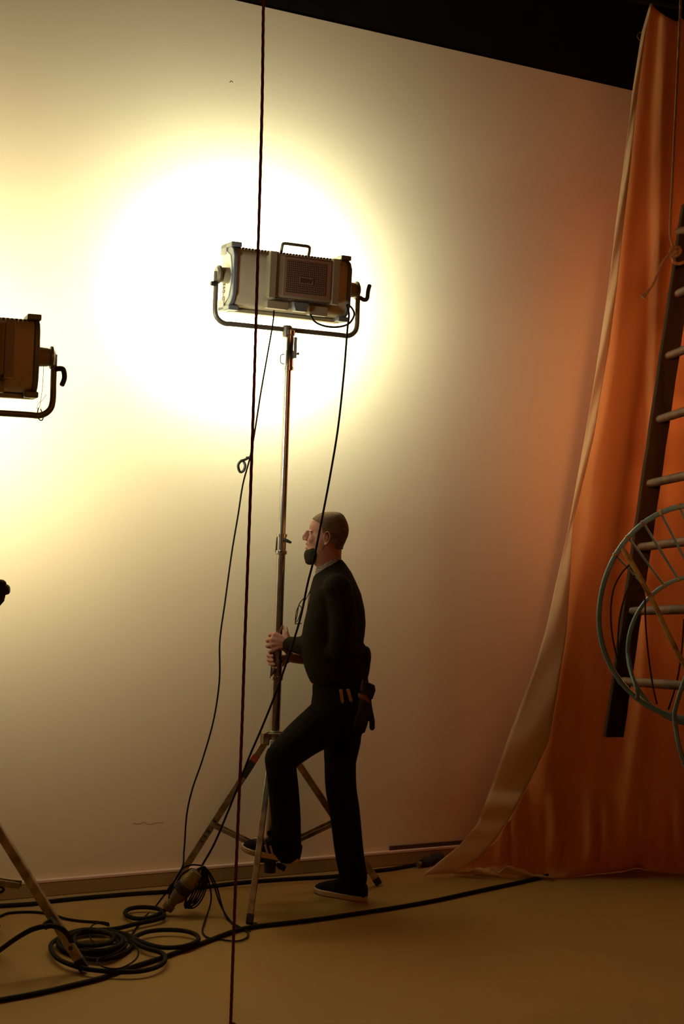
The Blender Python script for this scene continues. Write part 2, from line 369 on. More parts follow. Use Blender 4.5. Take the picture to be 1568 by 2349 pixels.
# ------------------------------------------------------------------ LED panel lights
def panel_light(center, yaw, tilt, label, mirror=1, yokedrop=.215, beam=None):
    root = empty('panel_light', center, label, 'studio light', 'LED panel lights aimed at the wall')
    root.rotation_euler = Euler((0, 0, yaw)); bpy.context.view_layer.update()
    def loc(name, mb, m, parent=root, tl=True, **k):
        if tl:
            rm = Matrix.Rotation(tilt, 3, 'X'); mb.v = [rm @ v for v in mb.v]
        o = mb.build(name, m, None, **k); o.parent = parent; return o
    hw, hh = .272, .137
    # housing, back is -y, light comes out of +y
    prof = [(.085, -hh), (.085, hh), (.045, hh), (-.02, hh - .004), (-.055, hh - .022), (-.07, hh - .05), (-.07, -hh + .05), (-.055, -hh + .022), (-.02, -hh + .004), (.045, -hh)]
    o = loc('housing', MB().prism(prof, -hw, hw, lambda u, v, a: (a, u, v)), M['house'], bevel=.004)
    ho = o
    v = MB()
    for i in range(34):
        x = -hw + .02 + i * (2 * hw - .04) / 33
        v.box((x, -.038, hh - .011), (.009, .014, .004), Matrix.Rotation(R(-27), 3, 'X'))
    loc('vent_slots', v, M['ink'], ho)
    loc('lower_rail', MB().box((0, .03, -hh - .009), (2 * hw, .055, .016)), M['psu'], ho, bevel=.003)
    for sx in (-1, 1):
        cap = MB()
        oc = [(.092, -hh - .008), (.092, hh + .008), (.05, hh + .008), (-.02, hh + .004), (-.06, hh - .02), (-.078, hh - .052), (-.078, -hh + .052), (-.06, -hh + .02), (-.02, -hh - .004), (.05, -hh - .008)]
        cap.prism(oc, sx * (hw - .002), sx * (hw + .018), lambda u, v, a: (a, u, v))
        for sz in (-1, 1): cap.box((sx * (hw - .002), .02, sz * (hh + .004)), (.05, .14, .022))
        for sz in (-1, 1): cap.box((sx * (hw + .006), .055, sz * (hh - .012)), (.034, .08, .05))
        c = loc('end_casting', cap, M['cap'], bevel=.004)
        ip = [(.080, -hh + .01), (.080, hh - .012), (.02, hh - .02), (-.035, hh - .045), (-.055, .04), (-.055, -.04), (-.035, -hh + .045), (.02, -hh + .015)]
        pn = MB().prism(ip, sx * (hw + .0175), sx * (hw + .021), lambda u, v, a: (a, u, v))
        p = loc('side_panel', pn, M['capside'], c, bevel=.001)
        if sx == -1:
            mw = Matrix.Rotation(tilt, 4, 'X') @ Matrix.Translation((-(hw + .0222), .030, -.066)) @ Matrix(((0, 0, -1, 0), (0, -1, 0, 0), (-1, 0, 0, 0), (0, 0, 0, 1)))
            textmesh('model_lettering', 'S60-C', .034, M['ink'], p, mw, .0006)
        # pivot drum, disc and grip knob
        pv = MB().lathe((sx * (hw + .012), -.02, 0), (sx * .335, -.02, 0), [(0, .034), (.2, .036), (.8, .034), (1, .030)], 24)
        pv = loc('pivot', pv, M['psu'], tl=False)
        d = MB().lathe((sx * .331, -.02, 0), (sx * .352, -.02, 0), [(0, .030), (.2, .042), (.6, .042), (1, .030)], 24)
        loc('disc', d, M['yoke'], pv, tl=False)
        if sx == 1:
            t = MB().tube(crv([(.355, -.03, -.032), (.375, -.035, -.042), (.388, -.04, -.035), (.390, -.045, .0), (.396, -.05, .03)] if mirror == 1 else
                              [(.355, -.03, -.042), (.370, -.035, -.040), (.382, -.04, -.045), (.386, -.045, -.075), (.376, -.05, -.105)], 6),
                          [(.010, .010)] * 13 + [(.010, .008)] * 11 + [(.006, .006)], 10)
            loc('ratchet_lever', t, M['blackmetal'], pv, tl=False)
        else:
            loc('grip_knob', MB().lathe((sx * .352, -.03, -.045), (sx * .378, -.03, -.045), [(0, .009), (.3, .012), (1, .010)], 12), M['blackmetal'], pv, tl=False)
    loc('diffuser', MB().box((0, .087, 0), (2 * hw - .02, .006, 2 * hh - .02)), M['led'])
    ll = bpy.data.lights.new('panel_light_beam', 'AREA'); ll.shape = 'RECTANGLE'; ll.size = 2 * hw - .03; ll.size_y = 2 * hh - .03
    ll.color = beam[0]; ll.energy = beam[1]; ll.spread = R(beam[2])
    lo_ = bpy.data.objects.new('beam', ll); COL.objects.link(lo_); lo_.parent = root
    lo_.matrix_local = Matrix.Rotation(tilt, 4, 'X') @ Matrix.Translation((0, .094, 0)) @ Matrix.Rotation(R(90), 4, 'X')
    # power supply box hung on the back
    px, pz = .022, .010; bw, bh = .315, .188; y0, y1 = -.068, -.148
    ps = loc('power_supply', MB().box((px, (y0 + y1) / 2, pz), (bw, abs(y1 - y0), bh)), M['psu'], bevel=.006)
    loc('grille', MB().box((px + .012, y1 - .003, pz), (bw - .085, .005, bh - .016)), M['label'], ps, bevel=.001)
    loc('perforation', MB().box((px + .006, y1 - .0065, pz), (bw - .125, .003, bh - .045)), M['perf'], ps)
    loc('brand_plate', MB().box((px + .006, y1 - .009, pz - .012), (.068, .003, .030)), M['label'], ps)
    mw = Matrix.Rotation(tilt, 4, 'X') @ Matrix.Translation((px + .004, y1 - .0112, pz - .012)) @ Matrix.Rotation(R(90), 4, 'X') @ Matrix.Rotation(R(180), 4, 'Z')
    textmesh('brand_lettering', 'ARRI', .028, M['ink'], ps, mw, .0012)
    for sx in (-1, 1): loc('corner_post', MB().box((px + sx * (bw / 2 - .004), y1 + .006, pz), (.034, .026, bh + .018)), M['psu'], ps, bevel=.003)
    lu = MB()
    for i in range(22):
        for r_ in range(3): lu.box((px - .125 + i * .0125, y1 + .012 + r_ * .018, pz - bh / 2 - .0035), (.0075, .010, .004))
    loc('underside_mesh', MB().box((px + .008, (y0 + y1) / 2, pz - bh / 2 - .001), (bw - .09, .062, .004)), M['capside'], ps)
    loc('underside_holes', lu, M['ink'], ps)
    loc('connector_block', MB().box((px - .10, -.080, -.115), (.105, .035, .035)), M['psu'], ps, bevel=.003)
    loc('connector_block', MB().box((px + .10, -.080, -.122), (.09, .035, .042)), M['psu'], ps, bevel=.003)
    lb = MB().prism([(-.035, -.095), (.045, -.095), (.035, -.135), (-.02, -.135)], -.072, -.115, lambda u, v, a: (px + u, a, v))
    loc('socket_cover', lb, M['cap'], ps, bevel=.002)
    h = MB().tube(crv([(-.045, -.02, hh - .005), (-.045, -.03, hh + .025), (-.038, -.032, hh + .036), (0, -.032, hh + .037), (.05, -.032, hh + .037), (.083, -.032, hh + .036), (.090, -.03, hh + .025), (.090, -.02, hh - .005)], 5), (.0072), 10)
    loc('carry_handle', h, M['yoke'])
    # yoke
    q = .350; d = yokedrop
    pts = [(-q, -.02, .012), (-q, -.02, 0), (-q, -.02, -.08), (-q, -.02, -d + .055), (-q + .012, -.02, -d + .02), (-q + .045, -.02, -d), (-q + .10, -.02, -d),
           (0, -.02, -d), (q - .10, -.02, -d), (q - .045, -.02, -d), (q - .012, -.02, -d + .02), (q, -.02, -d + .055), (q, -.02, -.08), (q, -.02, 0), (q, -.02, .012)]
    loc('yoke', MB().tube(crv(pts, 5), .0115, 14, up=Vector((0, 1, 0))), M['yoke'], tl=False)
    loc('yoke_socket', MB().lathe((0, -.02, -d + .018), (0, -.02, -d - .035), [(0, .018), (.15, .024), (.7, .024), (1, .020)], 18), M['yoke'], tl=False)
    return root
c1 = Q(658, 650, PD + .02)
lamp1 = panel_light(c1, R(25), R(3), 'LED panel light on top of the tall stand, seen from behind', 1, beam=((.74, .90, .94), 62, 179))
# level the lamp like the photo: its stand leans a touch
lamp2 = panel_light(Q(-102, 806, 5.12), R(19), R(2), 'LED panel light cut off by the left edge of the frame', -1, beam=((.96, 1.0, .90), 35, 150))

# ------------------------------------------------------------------ cables
def cable(name, pts, r, label, m='cable', cat='cable', group=None, n=8, seg=10, parent=None):
    o = MB().tube(crv(pts, n), r, seg).build(name, M[m], parent)
    return tag(o, label, cat, group) if parent is None else o
# small leads of lamp 1
cab1 = [(628, 712, 6.33), (625, 745, 6.34), (612, 820, 6.36), (598, 900, 6.37), (584, 990, 6.38), (573, 1050, 6.38), (557, 1110, 6.38), (546, 1180, 6.38), (531, 1270, 6.38), (516, 1380, 6.38),
        (504, 1470, 6.38), (503, 1560, 6.38), (490, 1650, 6.37), (465, 1740, 6.36), (441, 1810, 6.34), (428, 1870, 6.32), (422, 1950, 6.28), (414, 1998, 6.22)]
p = [Q(*a) for a in cab1] + [F(*a, .006) for a in ((360, 2075), (330, 2105), (308, 2135), (293, 2160))]
cable('control_cable', p, .0038, 'thin black cable dropping in a long curve from lamp to floor, left of pole')
cab2 = [(712, 722, 6.36), (722, 738, 6.32), (745, 748, 6.30), (775, 750, 6.32), (800, 742, 6.38), (812, 722, 6.44), (806, 706, 6.46), (796, 700, 6.42), (800, 722, 6.34), (796, 760, 6.30), (788, 860, 6.2), (775, 980, 6.08), (757, 1090, 5.98), (738, 1190, 5.92), (720, 1280, 5.92), (705, 1340, 5.94), (688, 1420, 5.96),
        (660, 1510, 5.98), (630, 1595, 6.0), (600, 1670, 6.04), (572, 1735, 6.08), (544, 1808, 6.12), (516, 1878, 6.18), (490, 1938, 6.22), (464, 1984, 6.24)]
cable('power_cable', [Q(*a) for a in cab2], .0046, 'black cable running from lamp down in front of the man')
vt = MB(); vp = crv([Q(574, 1048, 6.375), Q(562, 1054, 6.375), Q(552, 1058, 6.375), Q(546, 1068, 6.375), Q(550, 1082, 6.38), Q(558, 1080, 6.38), (Q(562, 1068, 6.38)), Q(557, 1057, 6.385), Q(551, 1057, 6.385)], 5)
vt.tube(vp, (.0012, .006), 8); vt.box(Q(567, 1050, 6.375), (.012, .012, .010))
tag(vt.build('cable_tie', M['blackmetal']), 'curled strap tied on the thin cable left of pole', 'strap')

def fl_pts(l, z=.008): return [F(x, y, z) for x, y in l]
cable('floor_cable', fl_pts([(-40, 2080), (0, 2078), (76, 2073), (120, 2067), (199, 2059), (306, 2050), (383, 2045), (483, 2033), (540, 2026), (597, 2021), (690, 2015), (769, 2010), (851, 1999), (900, 1993), (961, 1982)], .0095), .0095,
      'black cable along the foot of the wall ending in a plug')
a, b = F(958, 1983, .02), F(1012, 1966, .03)
pl = MB().lathe(a, b, [(0, .011), (.16, .011), (.17, .020), (.30, .026), (.42, .026), (.45, .022), (.62, .022), (.66, .028), (.95, .028), (1, .022)], 16)
pc = tag(pl.build('plug_connector', M['rubber']), 'black plug lying by the curtain corner', 'plug')
MB().cyl(a.lerp(b, -.02), a.lerp(b, .10), .0125, seg=14).build('ring', M['plugbody'], pc)
cable('floor_cable', fl_pts([(-40, 2303), (0, 2294), (77, 2280), (153, 2263), (230, 2244), (268, 2230), (367, 2198), (459, 2165), (525, 2140), (555, 2131), (595, 2124), (660, 2117), (733, 2108), (840, 2092), (900, 2083), (1000, 2065), (1100, 2043), (1200, 2022), (1240, 2012), (1300, 1998)], .0095), .0095,
      'black cable crossing the foreground floor and slipping under the curtain')
# big coil
pts = []
for i in range(5 * 14):
    t = 2 * math.pi * i / 14; k = i / 14
    rx = 86 - 9 * k + 5 * math.sin(1.3 * k * 6.28 + 1); ry = 33 - 3.4 * k + 3 * math.sin(k * 4)
    pts.append(F(213 + 9 * math.sin(k * 2.2) + rx * math.cos(t - 1.2), 2168 - 3.2 * k + ry * math.sin(t - 1.2), .010 + .009 * k + .006 * math.sin(3 * t)))
pts += fl_pts([(170, 2140), (215, 2134), (262, 2131), (314, 2119), (360, 2109), (376, 2101), (365, 2086), (330, 2081), (297, 2085), (287, 2096), (305, 2106), (335, 2107), (358, 2100), (378, 2088)], .02)
cable('coiled_cable', pts, .0095, 'coil of thick black cable around the left stand foot', n=5)
pts = fl_pts([(160, 2143), (200, 2136), (250, 2136), (290, 2144), (318, 2158), (350, 2169), (383, 2174), (425, 2170), (453, 2158), (450, 2145), (425, 2136), (383, 2133), (340, 2137), (312, 2148), (306, 2158), (330, 2173), (367, 2184), (379, 2196), (372, 2211), (345, 2223), (306, 2229), (250, 2228), (200, 2223), (160, 2212), (132, 2198), (118, 2180), (118, 2165), (135, 2152)], .024)
cable('coiled_cable', pts, .0092, 'loose cable loops spilling right from the coil')
cable('thin_cable', fl_pts([(-30, 2112), (0, 2102), (23, 2094), (77, 2092), (119, 2098), (153, 2108), (190, 2113), (230, 2116), (249, 2122)], .006), .0055, 'short thin cable passing behind the left stand leg')
cable('thin_cable', fl_pts([(249, 2118), (232, 2115), (213, 2122), (205, 2135), (206, 2150), (218, 2164), (240, 2168), (262, 2165), (285, 2161), (303, 2164), (316, 2178), (315, 2195), (298, 2211), (270, 2222), (240, 2219), (224, 2208), (228, 2198), (262, 2188), (285, 2172), (294, 2158)], .034), .0032, 'thin cable curling over top of the thick coil')
cable('draped_cable', [F(-40, 2205, .01), F(-8, 2185, .01)] + [Q(38, 2152, 5.3), Q(77, 2131, 5.22), Q(115, 2124, 5.20), Q(138, 2129, 5.20), Q(156, 2145, 5.26), Q(166, 2165, 5.34)] + [F(185, 2200, .03)], .0095, 'thick black cable draped over the left stand leg')
cable('cable_loop', [Q(-40, 2010, 5.9), Q(-10, 2034, 5.95), Q(4, 2034, 5.95), Q(8, 2041, 5.95), Q(0, 2047, 5.95), Q(-30, 2050, 5.9)], .006, 'bit of cable looping at the left edge near the wall')

# bundle and plug hanging on the left leg of the stand
BD = 6.20
bt = Q(464, 1984, BD)
for i, lab in enumerate([0]):
    mb = MB()
    for k in range(8):
        w = 5 + k * 2.3; off = -2 + k * 1.2; L_ = 88 + 6 * math.sin(k * 2.1)
        ax = Vector((-40 + k * 1.5, L_, 0)); le = ax.length; ax = ax / le; nx = Vector((ax.y, -ax.x, 0))
        loop = []
        for q in range(16):
            t = 2 * math.pi * q / 16; c = Vector((464 + off * .3, 1990, 0)) + ax * (le / 2) * (1 - math.cos(t)) + nx * w * math.sin(t) * (1.0)
            zf = F(c.x, c.y, .01).y
            loop.append(Q(c.x, c.y, min(BD + .006 * k * math.cos(t * 2) + (k - 4) * .006, zf)))
        mb.tube(crv(loop, 4, closed=True), .0034, 8, closed=True)
    hook = tag(mb.build('cable_bundle', M['cable']), 'hank of thin cable hanging from the stand leg', 'cable')
cable('slack_cable', [Q(466, 1986, BD), Q(478, 2020, BD), Q(484, 2055, BD)] + fl_pts([(481, 2079), (470, 2112), (464, 2136), (475, 2150), (500, 2154), (540, 2159), (564, 2152), (568, 2140), (552, 2128), (528, 2112)], .006) + [Q(505, 2075, 6.18), Q(490, 2030, BD), Q(470, 1988, BD)], .0036, 'slack loop of thin cable trailing on the floor before the tripod')
cable('slack_cable', [Q(468, 1988, BD), Q(482, 2004, BD), Q(497, 2035, BD), Q(508, 2075, 6.19)] + fl_pts([(520, 2106), (545, 2128), (575, 2136)], .006), .0034, 'thin cable reaching from the hank to the near tripod foot')
cable('slack_cable', [Q(464, 1986, BD), Q(440, 1984, BD), Q(418, 1993, BD), Q(402, 2018, BD), Q(390, 2045, BD), Q(388, 2065, BD), Q(396, 2050, BD), Q(414, 2010, BD), Q(440, 1992, BD)], .0036, 'thin cable bowed around the hanging plug')
a, b = Q(453, 1999, BD - .03), Q(381, 2087, BD - .03)
pl = MB().lathe(a, b, [(0, .014), (.02, .027), (.30, .036), (.36, .036)], 20); pg = tag(pl.build('power_plug', M['plugbody']), 'ribbed industrial plug hanging beside the hank of cable', 'plug')
rb = MB()
for k in range(8): rb.cyl(a.lerp(b, .05 + k * .03), a.lerp(b, .062 + k * .03), .0295 + k * .0012, seg=20)
rb.build('ribs', M['brass'], pg)
MB().lathe(a, b, [(.36, .037), (.38, .040), (.52, .039), (.54, .030)], 20).build('collar', M['rubber'], pg)
MB().lathe(a, b, [(.54, .029), (.58, .031), (.66, .027), (.74, .026), (.76, .021), (.86, .020), (.87, .026), (.98, .025), (1, .014)], 20).build('grip', M['plugbody'], pg)
MB().tube([a.lerp(b, 1.0), Q(374, 2093, BD - .03), Q(366, 2097, BD - .02)], .007, 10).build('red_sleeve', M['redplug'], pg)
MB().tube(crv([Q(425, 2060, BD - .02), Q(415, 2068, BD - .03), Q(405, 2066, BD - .04)], 5), .006, 8).build('red_tag', M['redplug'], pg)
# safety wire on the left lamp
sw = MB(); sw.tube(crv([Q(88, 935, 5.13), Q(86, 950, 5.13), Q(90, 962, 5.13), Q(96, 964, 5.13), Q(99, 957, 5.13), Q(96, 946, 5.13), Q(93, 938, 5.13)], 5), .0022, 8)
sw.tube(crv([Q(100, 838, 5.12), Q(98, 880, 5.12), Q(94, 915, 5.12), Q(90, 936, 5.13)], 5), .0010, 6); sw.tube(crv([Q(106, 905, 5.13), Q(98, 917, 5.12), Q(88, 926, 5.12), Q(84, 938, 5.13)], 5), .0009, 6)
tag(sw.build('safety_wire', M['blackmetal']), 'thin safety wire looped under the left lamp yoke', 'wire')

# ------------------------------------------------------------------ ropes
def rope(name, pts, r, m, label, n, parent=None):
    p = crv(pts, n); o = MB().tube(p, r, 12, twist=.9).build(name, M[m], parent, smooth=80)
    return tag(o, label, 'rope') if parent is None else o
RD = 4.4
ro = rope('hanging_rope', [Q(x + dx, y, RD) for x, y, dx in ((611, -400, 0), (607, -100, 0), (604, 0, 0), (600, 250, .6), (592, 560, 0), (584, 850, -.5), (573, 1150, .5), (562, 1450, 0), (553, 1700, .5), (543, 1950, 0), (534, 2180, .4), (529, 2345, 0))], .0048, 'ropered', 'dark red rope hanging from top to bottom in front of everything', 60)
MB().ball(Q(532, 2356, RD), (.017, .017, .015)).ball(Q(534, 2364, RD), .013).build('end_knot', M['ropered'], ro)
CD = 5.82
ro = rope('tied_rope', [Q(1572, -300, CD), Q(1562, -50, CD), Q(1558, 60, CD), Q(1549, 250, CD), Q(1541, 420, CD), Q(1536, 525, CD - .02), Q(1538, 550, CD - .02), Q(1545, 572, CD - .01)], .0052, 'ropetan', 'tan rope hanging at right and knotted round the ladder top', 50)
kn = MB()
kn.tube(crv([Q(1540, 572, CD - .03), Q(1536, 582, CD - .03), Q(1545, 588, CD - .03), Q(1558, 580, CD - .02), Q(1556, 568, CD - .02), Q(1544, 568, CD - .03)], 6, closed=True), .008, 12, closed=True)
kn.tube(crv([Q(1544, 585, CD), Q(1544, 600, CD - .03), Q(1556, 605, CD - .03), Q(1572, 600, CD - .03), Q(1590, 598, CD)], 6), .0075, 12)
kn.ball(Q(1547, 578, CD - .02), .014); kn.build('knot', M['ropetan'], ro)
rope('loose_end', [Q(1536, 580, CD - .03), Q(1520, 600, CD - .05), Q(1507, 630, CD - .05), Q(1495, 655, CD - .05), Q(1480, 675, CD - .05)], .0052, 'ropetan', '', 14, ro)
MB().cyl(Q(1482, 672, CD - .05), Q(1473, 682, CD - .05), .005, .012, 10).build('frayed_tip', M['ropetan'], ro)

# ------------------------------------------------------------------ ladder
LDp = 5.95
rd = -ray(-100, 1458).normalized()
def ledge_px(y): return interp([(300, 1587), (560, 1550), (700, 1528), (950, 1492), (1245, 1453), (1400, 1430), (1690, 1385)], y)
r1t, r1b = Q(ledge_px(470) + 22, 470, LDp), Q(ledge_px(1690) + 21, 1690, LDp)
ax = (r1t - r1b).normalized(); xw = Vector((1, .25, 0)).normalized()
lad = empty('ladder', r1b, 'old wooden ladder hanging tilted before the orange curtain', 'ladder')
for sh, nm in ((0, 0), (.74, 1)):
    a, b = r1b + rd * sh, r1t + rd * sh + (ax * .25 if nm else ax * 0)
    U = xw; V = ax.cross(U).normalized(); mb = MB(); rs = []
    for k in range(25):
        c = a.lerp(b, k / 24); w = .041 + .0012 * math.sin(k * 2.3 + nm); t = .016
        rs.append([c + U * (i * w) + V * (j * t) for i, j in ((-1, -.8), (-.9, -1), (.9, -1), (1, -.8), (1, .8), (.9, 1), (-.9, 1), (-1, .8))])
    mb.rings(rs); mb.build('rail', M['wood'], lad, bevel=.002)
for y in (526, 670, 812, 957, 1104, 1250, 1396, 1556):
    s_ = Q(ledge_px(y) + 16, y + 6, LDp); c0 = r1b + ax * ((s_ - r1b).dot(ax)) - xw * .012
    ext = .05 if y == 526 else .022
    MB().tube([c0 - rd * .022 if y != 526 else c0 - xw * .03 - rd * .01, c0 + rd * ext, c0 + rd * .4, c0 + rd * .76], [.0165, .0175, .019, .017], 14).build('rung', M['rung'], lad)

# ------------------------------------------------------------------ hoop chair hooked on the ladder
hc = empty('wire_chair', Q(1600, 1640, 5.25), 'round blue metal hoop chair hooked over the ladder', 'chair')
def el(cx, cy, a, b, d0, dd, t): return Q(cx + a * math.cos(t), cy - b * math.sin(t), d0 - dd * math.cos(t))
O = lambda t: el(1597, 1418, 224, 260 if math.sin(t) > 0 else 232, 5.35, .20, t)
I = lambda t: el(1607, 1492, 168, 172, 5.50, .10, t)
MB().tube([O(2 * math.pi * k / 72) for k in range(72)], .0105, 12, closed=True).build('outer_hoop', M['blue'], hc)
MB().tube([I(2 * math.pi * k / 60) for k in range(60)], .0082, 12, closed=True).build('seat_hoop', M['blue'], hc)
for k in range(9):
    to = R(146 - 11.5 * k); ti = R(132 - 12 * k)
    a, b = O(to), I(ti); MB().tube([a, a.lerp(b, .5), b], .0048 if k else .0040, 8).build('spoke', M['blue'], hc)
    MB().tube([O(to - .01), O(to + .01)], .0125, 10).build('binding', M['rust'], hc); MB().tube([I(ti - .012), I(ti + .012)], .0105, 10).build('binding', M['rust'], hc)
MB().tube(crv([Q(1428, 1258, 5.30), Q(1460, 1312, 5.27), Q(1497, 1380, 5.24), Q(1530, 1450, 5.21), Q(1568, 1525, 5.18), Q(1610, 1600, 5.15)], 6), .0095, 12).build('cross_bar', M['rust'], hc)
MB().tube(crv([Q(1580, 1530, 5.18), Q(1562, 1580, 5.2), Q(1547, 1632, 5.22), Q(1548, 1660, 5.22), Q(1556, 1710, 5.2), Q(1572, 1760, 5.18), Q(1590, 1800, 5.16)], 6), .0085, 12).build('leg', M['blue'], hc)
MB().tube(crv([O(R(232)), Q(1462, 1590, 5.36), Q(1448, 1545, 5.40), Q(1440, 1500, 5.44)], 6), .0075, 12).build('leg', M['blue'], hc)
for pth in (((1448, 1290, 5.42), (1425, 1315, 5.42), (1407, 1350, 5.42), (1400, 1400, 5.42), (1404, 1460, 5.42), (1418, 1525, 5.4)),
            ((1455, 1320, 5.45), (1432, 1370, 5.45), (1420, 1420, 5.45), (1416, 1480, 5.45), (1420, 1530, 5.42)),
            ((1470, 1345, 5.5), (1478, 1370, 5.5), (1480, 1430, 5.5), (1486, 1500, 5.5), (1496, 1570, 5.47), (1506, 1615, 5.44)),
            ((1568, 1420, 5.5), (1562, 1500, 5.48), (1550, 1570, 5.46), (1532, 1628, 5.42)),
            ((1475, 1340, 5.45), (1450, 1372, 5.45), (1437, 1410, 5.45), (1431, 1450, 5.45))):
    MB().tube(crv([Q(*a) for a in pth], 6), .0034, 8).build('cord', M['wood'], hc)

# ------------------------------------------------------------------ curtain
XL = [(8, 1490), (75, 1471), (203, 1451), (400, 1427), (520, 1411), (650, 1396), (800, 1374), (1000, 1341), (1200, 1305), (1350, 1272), (1450, 1250), (1530, 1226), (1610, 1196), (1700, 1162), (1800, 1128), (1890, 1094), (1940, 1052), (2007, 969)]
XS = [(8, 1493), (75, 1478), (203, 1461), (400, 1441), (520, 1427), (650, 1413), (800, 1393), (1000, 1359), (1200, 1312), (1350, 1303), (1450, 1297), (1530, 1285), (1610, 1272), (1700, 1256), (1760, 1228), (1800, 1208), (1870, 1170), (1920, 1138), (1960, 1102), (2002, 1040)]
TOP = [(1490, 8), (1505, 22), (1530, 40), (1552, 50), (1562, 40), (1575, 55), (1620, 75), (1680, 40), (1800, 60)]
BOT = [(960, 2007), (1040, 2001), (1110, 2006), (1190, 2011), (1240, 2010), (1290, 2014), (1350, 2006), (1420, 1999), (1460, 1990), (1500, 1998), (1570, 2003), (1800, 1992)]
ridges = [([(0, 1478), (400, 1452), (800, 1418), (1300, 1345), (1900, 1230)], 22, .05), ([(0, 1530), (260, 1519), (600, 1513), (900, 1500), (1300, 1484), (1600, 1470), (1950, 1425)], 17, .085),
          ([(0, 1575), (500, 1600), (1900, 1640)], 30, .07), ([(0, 1500), (500, 1480), (900, 1452), (1400, 1400), (2000, 1330)], 20, .035), ([(0, 1680), (2000, 1720)], 30, .06), ([(0, 1545), (600, 1560), (1900, 1540)], 18, .03)]
def fold(px, py):
    f = 0
    for pth, w, a in ridges:
        xc = interp(pth, py); w2 = w * (1 + py / 2600)
        u = (px - xc) / w2
        f += a * math.exp(-u * u)
    f += .008 * math.sin(px * .055 + py * .0006)
    return f
def cdepth(px, py, s):
    base = 7.16 + .12 * s
    k = max(0, min(1, (py - 1500) / 500)); return base + .02 * k
NS, NT = 110, 170
def csurf(s, t):
    top = interp(TOP, 1493 + s * 300); xb = 1040 + s * 760; bot = interp(BOT, xb)
    y = top + (bot - top) * t; yl = 8 + (2002 - 8) * t
    x = interp(XS, yl) * (1 - s) + (1793 + 7 * t) * s
    fd = fold(x, y); k = max(0, (t - .90) / .10)
    d = cdepth(x, y, s) - fd * (1 - k)
    fx = F(xb, bot, 0)
    # crumples near the floor
    cr = k * (1 - k) * 4 * (.045 * math.sin(x * .045 + 1.2) + .03 * math.sin(x * .11))
    yy = y + k * (1 - k) * 26 * math.sin(x * .033 + 1.1)
    dd = d * (1 - k * k) + fx.y * k * k - abs(cr)
    p = Q(x, yy, dd)
    if p.z < .006: p = F(x, yy, .006 + .02 * k * (1 - k))
    return p
mb = MB()
mb.v = [csurf(i / NS, j / NT) for j in range(NT + 1) for i in range(NS + 1)]
mb.f = [(j * (NS + 1) + i, j * (NS + 1) + i + 1, (j + 1) * (NS + 1) + i + 1, (j + 1) * (NS + 1) + i) for j in range(NT) for i in range(NS)]
cu = mb.build('curtain', M['orange'], solid=.003, smooth=80)
tag(cu, 'long orange cloth curtain hanging at right and spreading over the floor', 'curtain')
mb = MB(); ns, nt = 10, 150
for j in range(nt + 1):
    t = j / nt; y = 8 + 1999 * t; e0 = interp(XL, y); e1 = interp(XS, 8 + 1994 * t) + 2
    for i in range(ns + 1):
        s = i / ns; x = e0 * (1 - s) + e1 * s; yy = y - 4 * s * t
        k = max(0, (t - .90) / .10); p1 = csurf(0, t)
        d = (p1.y - .012 - .03 * math.sin(math.pi * s * .5) * (1 - k)) ; d = d - .02 * (1 - s) * (1 - k) + .006 * math.sin(y * .02 + s * 4)
        d = d * (1 - k) + F(970 * (1 - s) + 1040 * s, 2006, .012).y * k - .01
        p = Q(x, yy, d)
        if p.z < .012: p = F(x, yy, .012)
        mb.v.append(p)
mb.f = [(j * (ns + 1) + i, j * (ns + 1) + i + 1, (j + 1) * (ns + 1) + i + 1, (j + 1) * (ns + 1) + i) for j in range(nt) for i in range(ns)]
tag(mb.build('turned_edge', M['pale'], cu, solid=.003, smooth=80), 'paler turned-over edge strip')
# pale crumpled underside showing along the floor
mb = MB(); nn = 90
for j in range(7):
    for i in range(nn + 1):
        x = 1040 + (1270 - 1040) * i / nn; u = j / 6
        hgt = (5 + 22 * abs(math.sin((x - 1040) * .031)) * math.exp(-((x - 1150) / 90) ** 2) + 8 * abs(math.sin(x * .085))) * (1 - abs(x - 1150) / 125) if abs(x - 1150) < 125 else 0
        y = interp(BOT, x) + 1 - hgt * u
        z0 = F(x, interp(BOT, x) + 1, .008); d = z0.y - .03 + .03 * math.sin(u * 3 + x * .06) * (.5) - .02 * u
        mb.v.append(Q(x, y, d) if u else z0 - Vector((0, .03, 0)))
mb.f = [(j * (nn + 1) + i, j * (nn + 1) + i + 1, (j + 1) * (nn + 1) + i + 1, (j + 1) * (nn + 1) + i) for j in range(6) for i in range(nn)]
mb.build('crumpled_hem', M['pale'], cu, solid=.003, smooth=60)
# a thin dark batten the curtain hangs from
tag(MB().tube([Q(1440, -6, 7.2), Q(1700, 30, 7.3), Q(1860, 55, 7.36)], .022, 14).build('curtain_pole', M['black']), 'dark pole at the ceiling carrying the orange curtain', 'curtain pole')
ho = MB().tube(crv([Q(1472, 72, 7.14), Q(1464, 76, 7.12), Q(1461, 84, 7.12), Q(1466, 92, 7.14)], 5), .003, 8)
tag(ho.build('curtain_clip', M['yoke']), 'small wire clip on the upper curtain edge', 'clip')

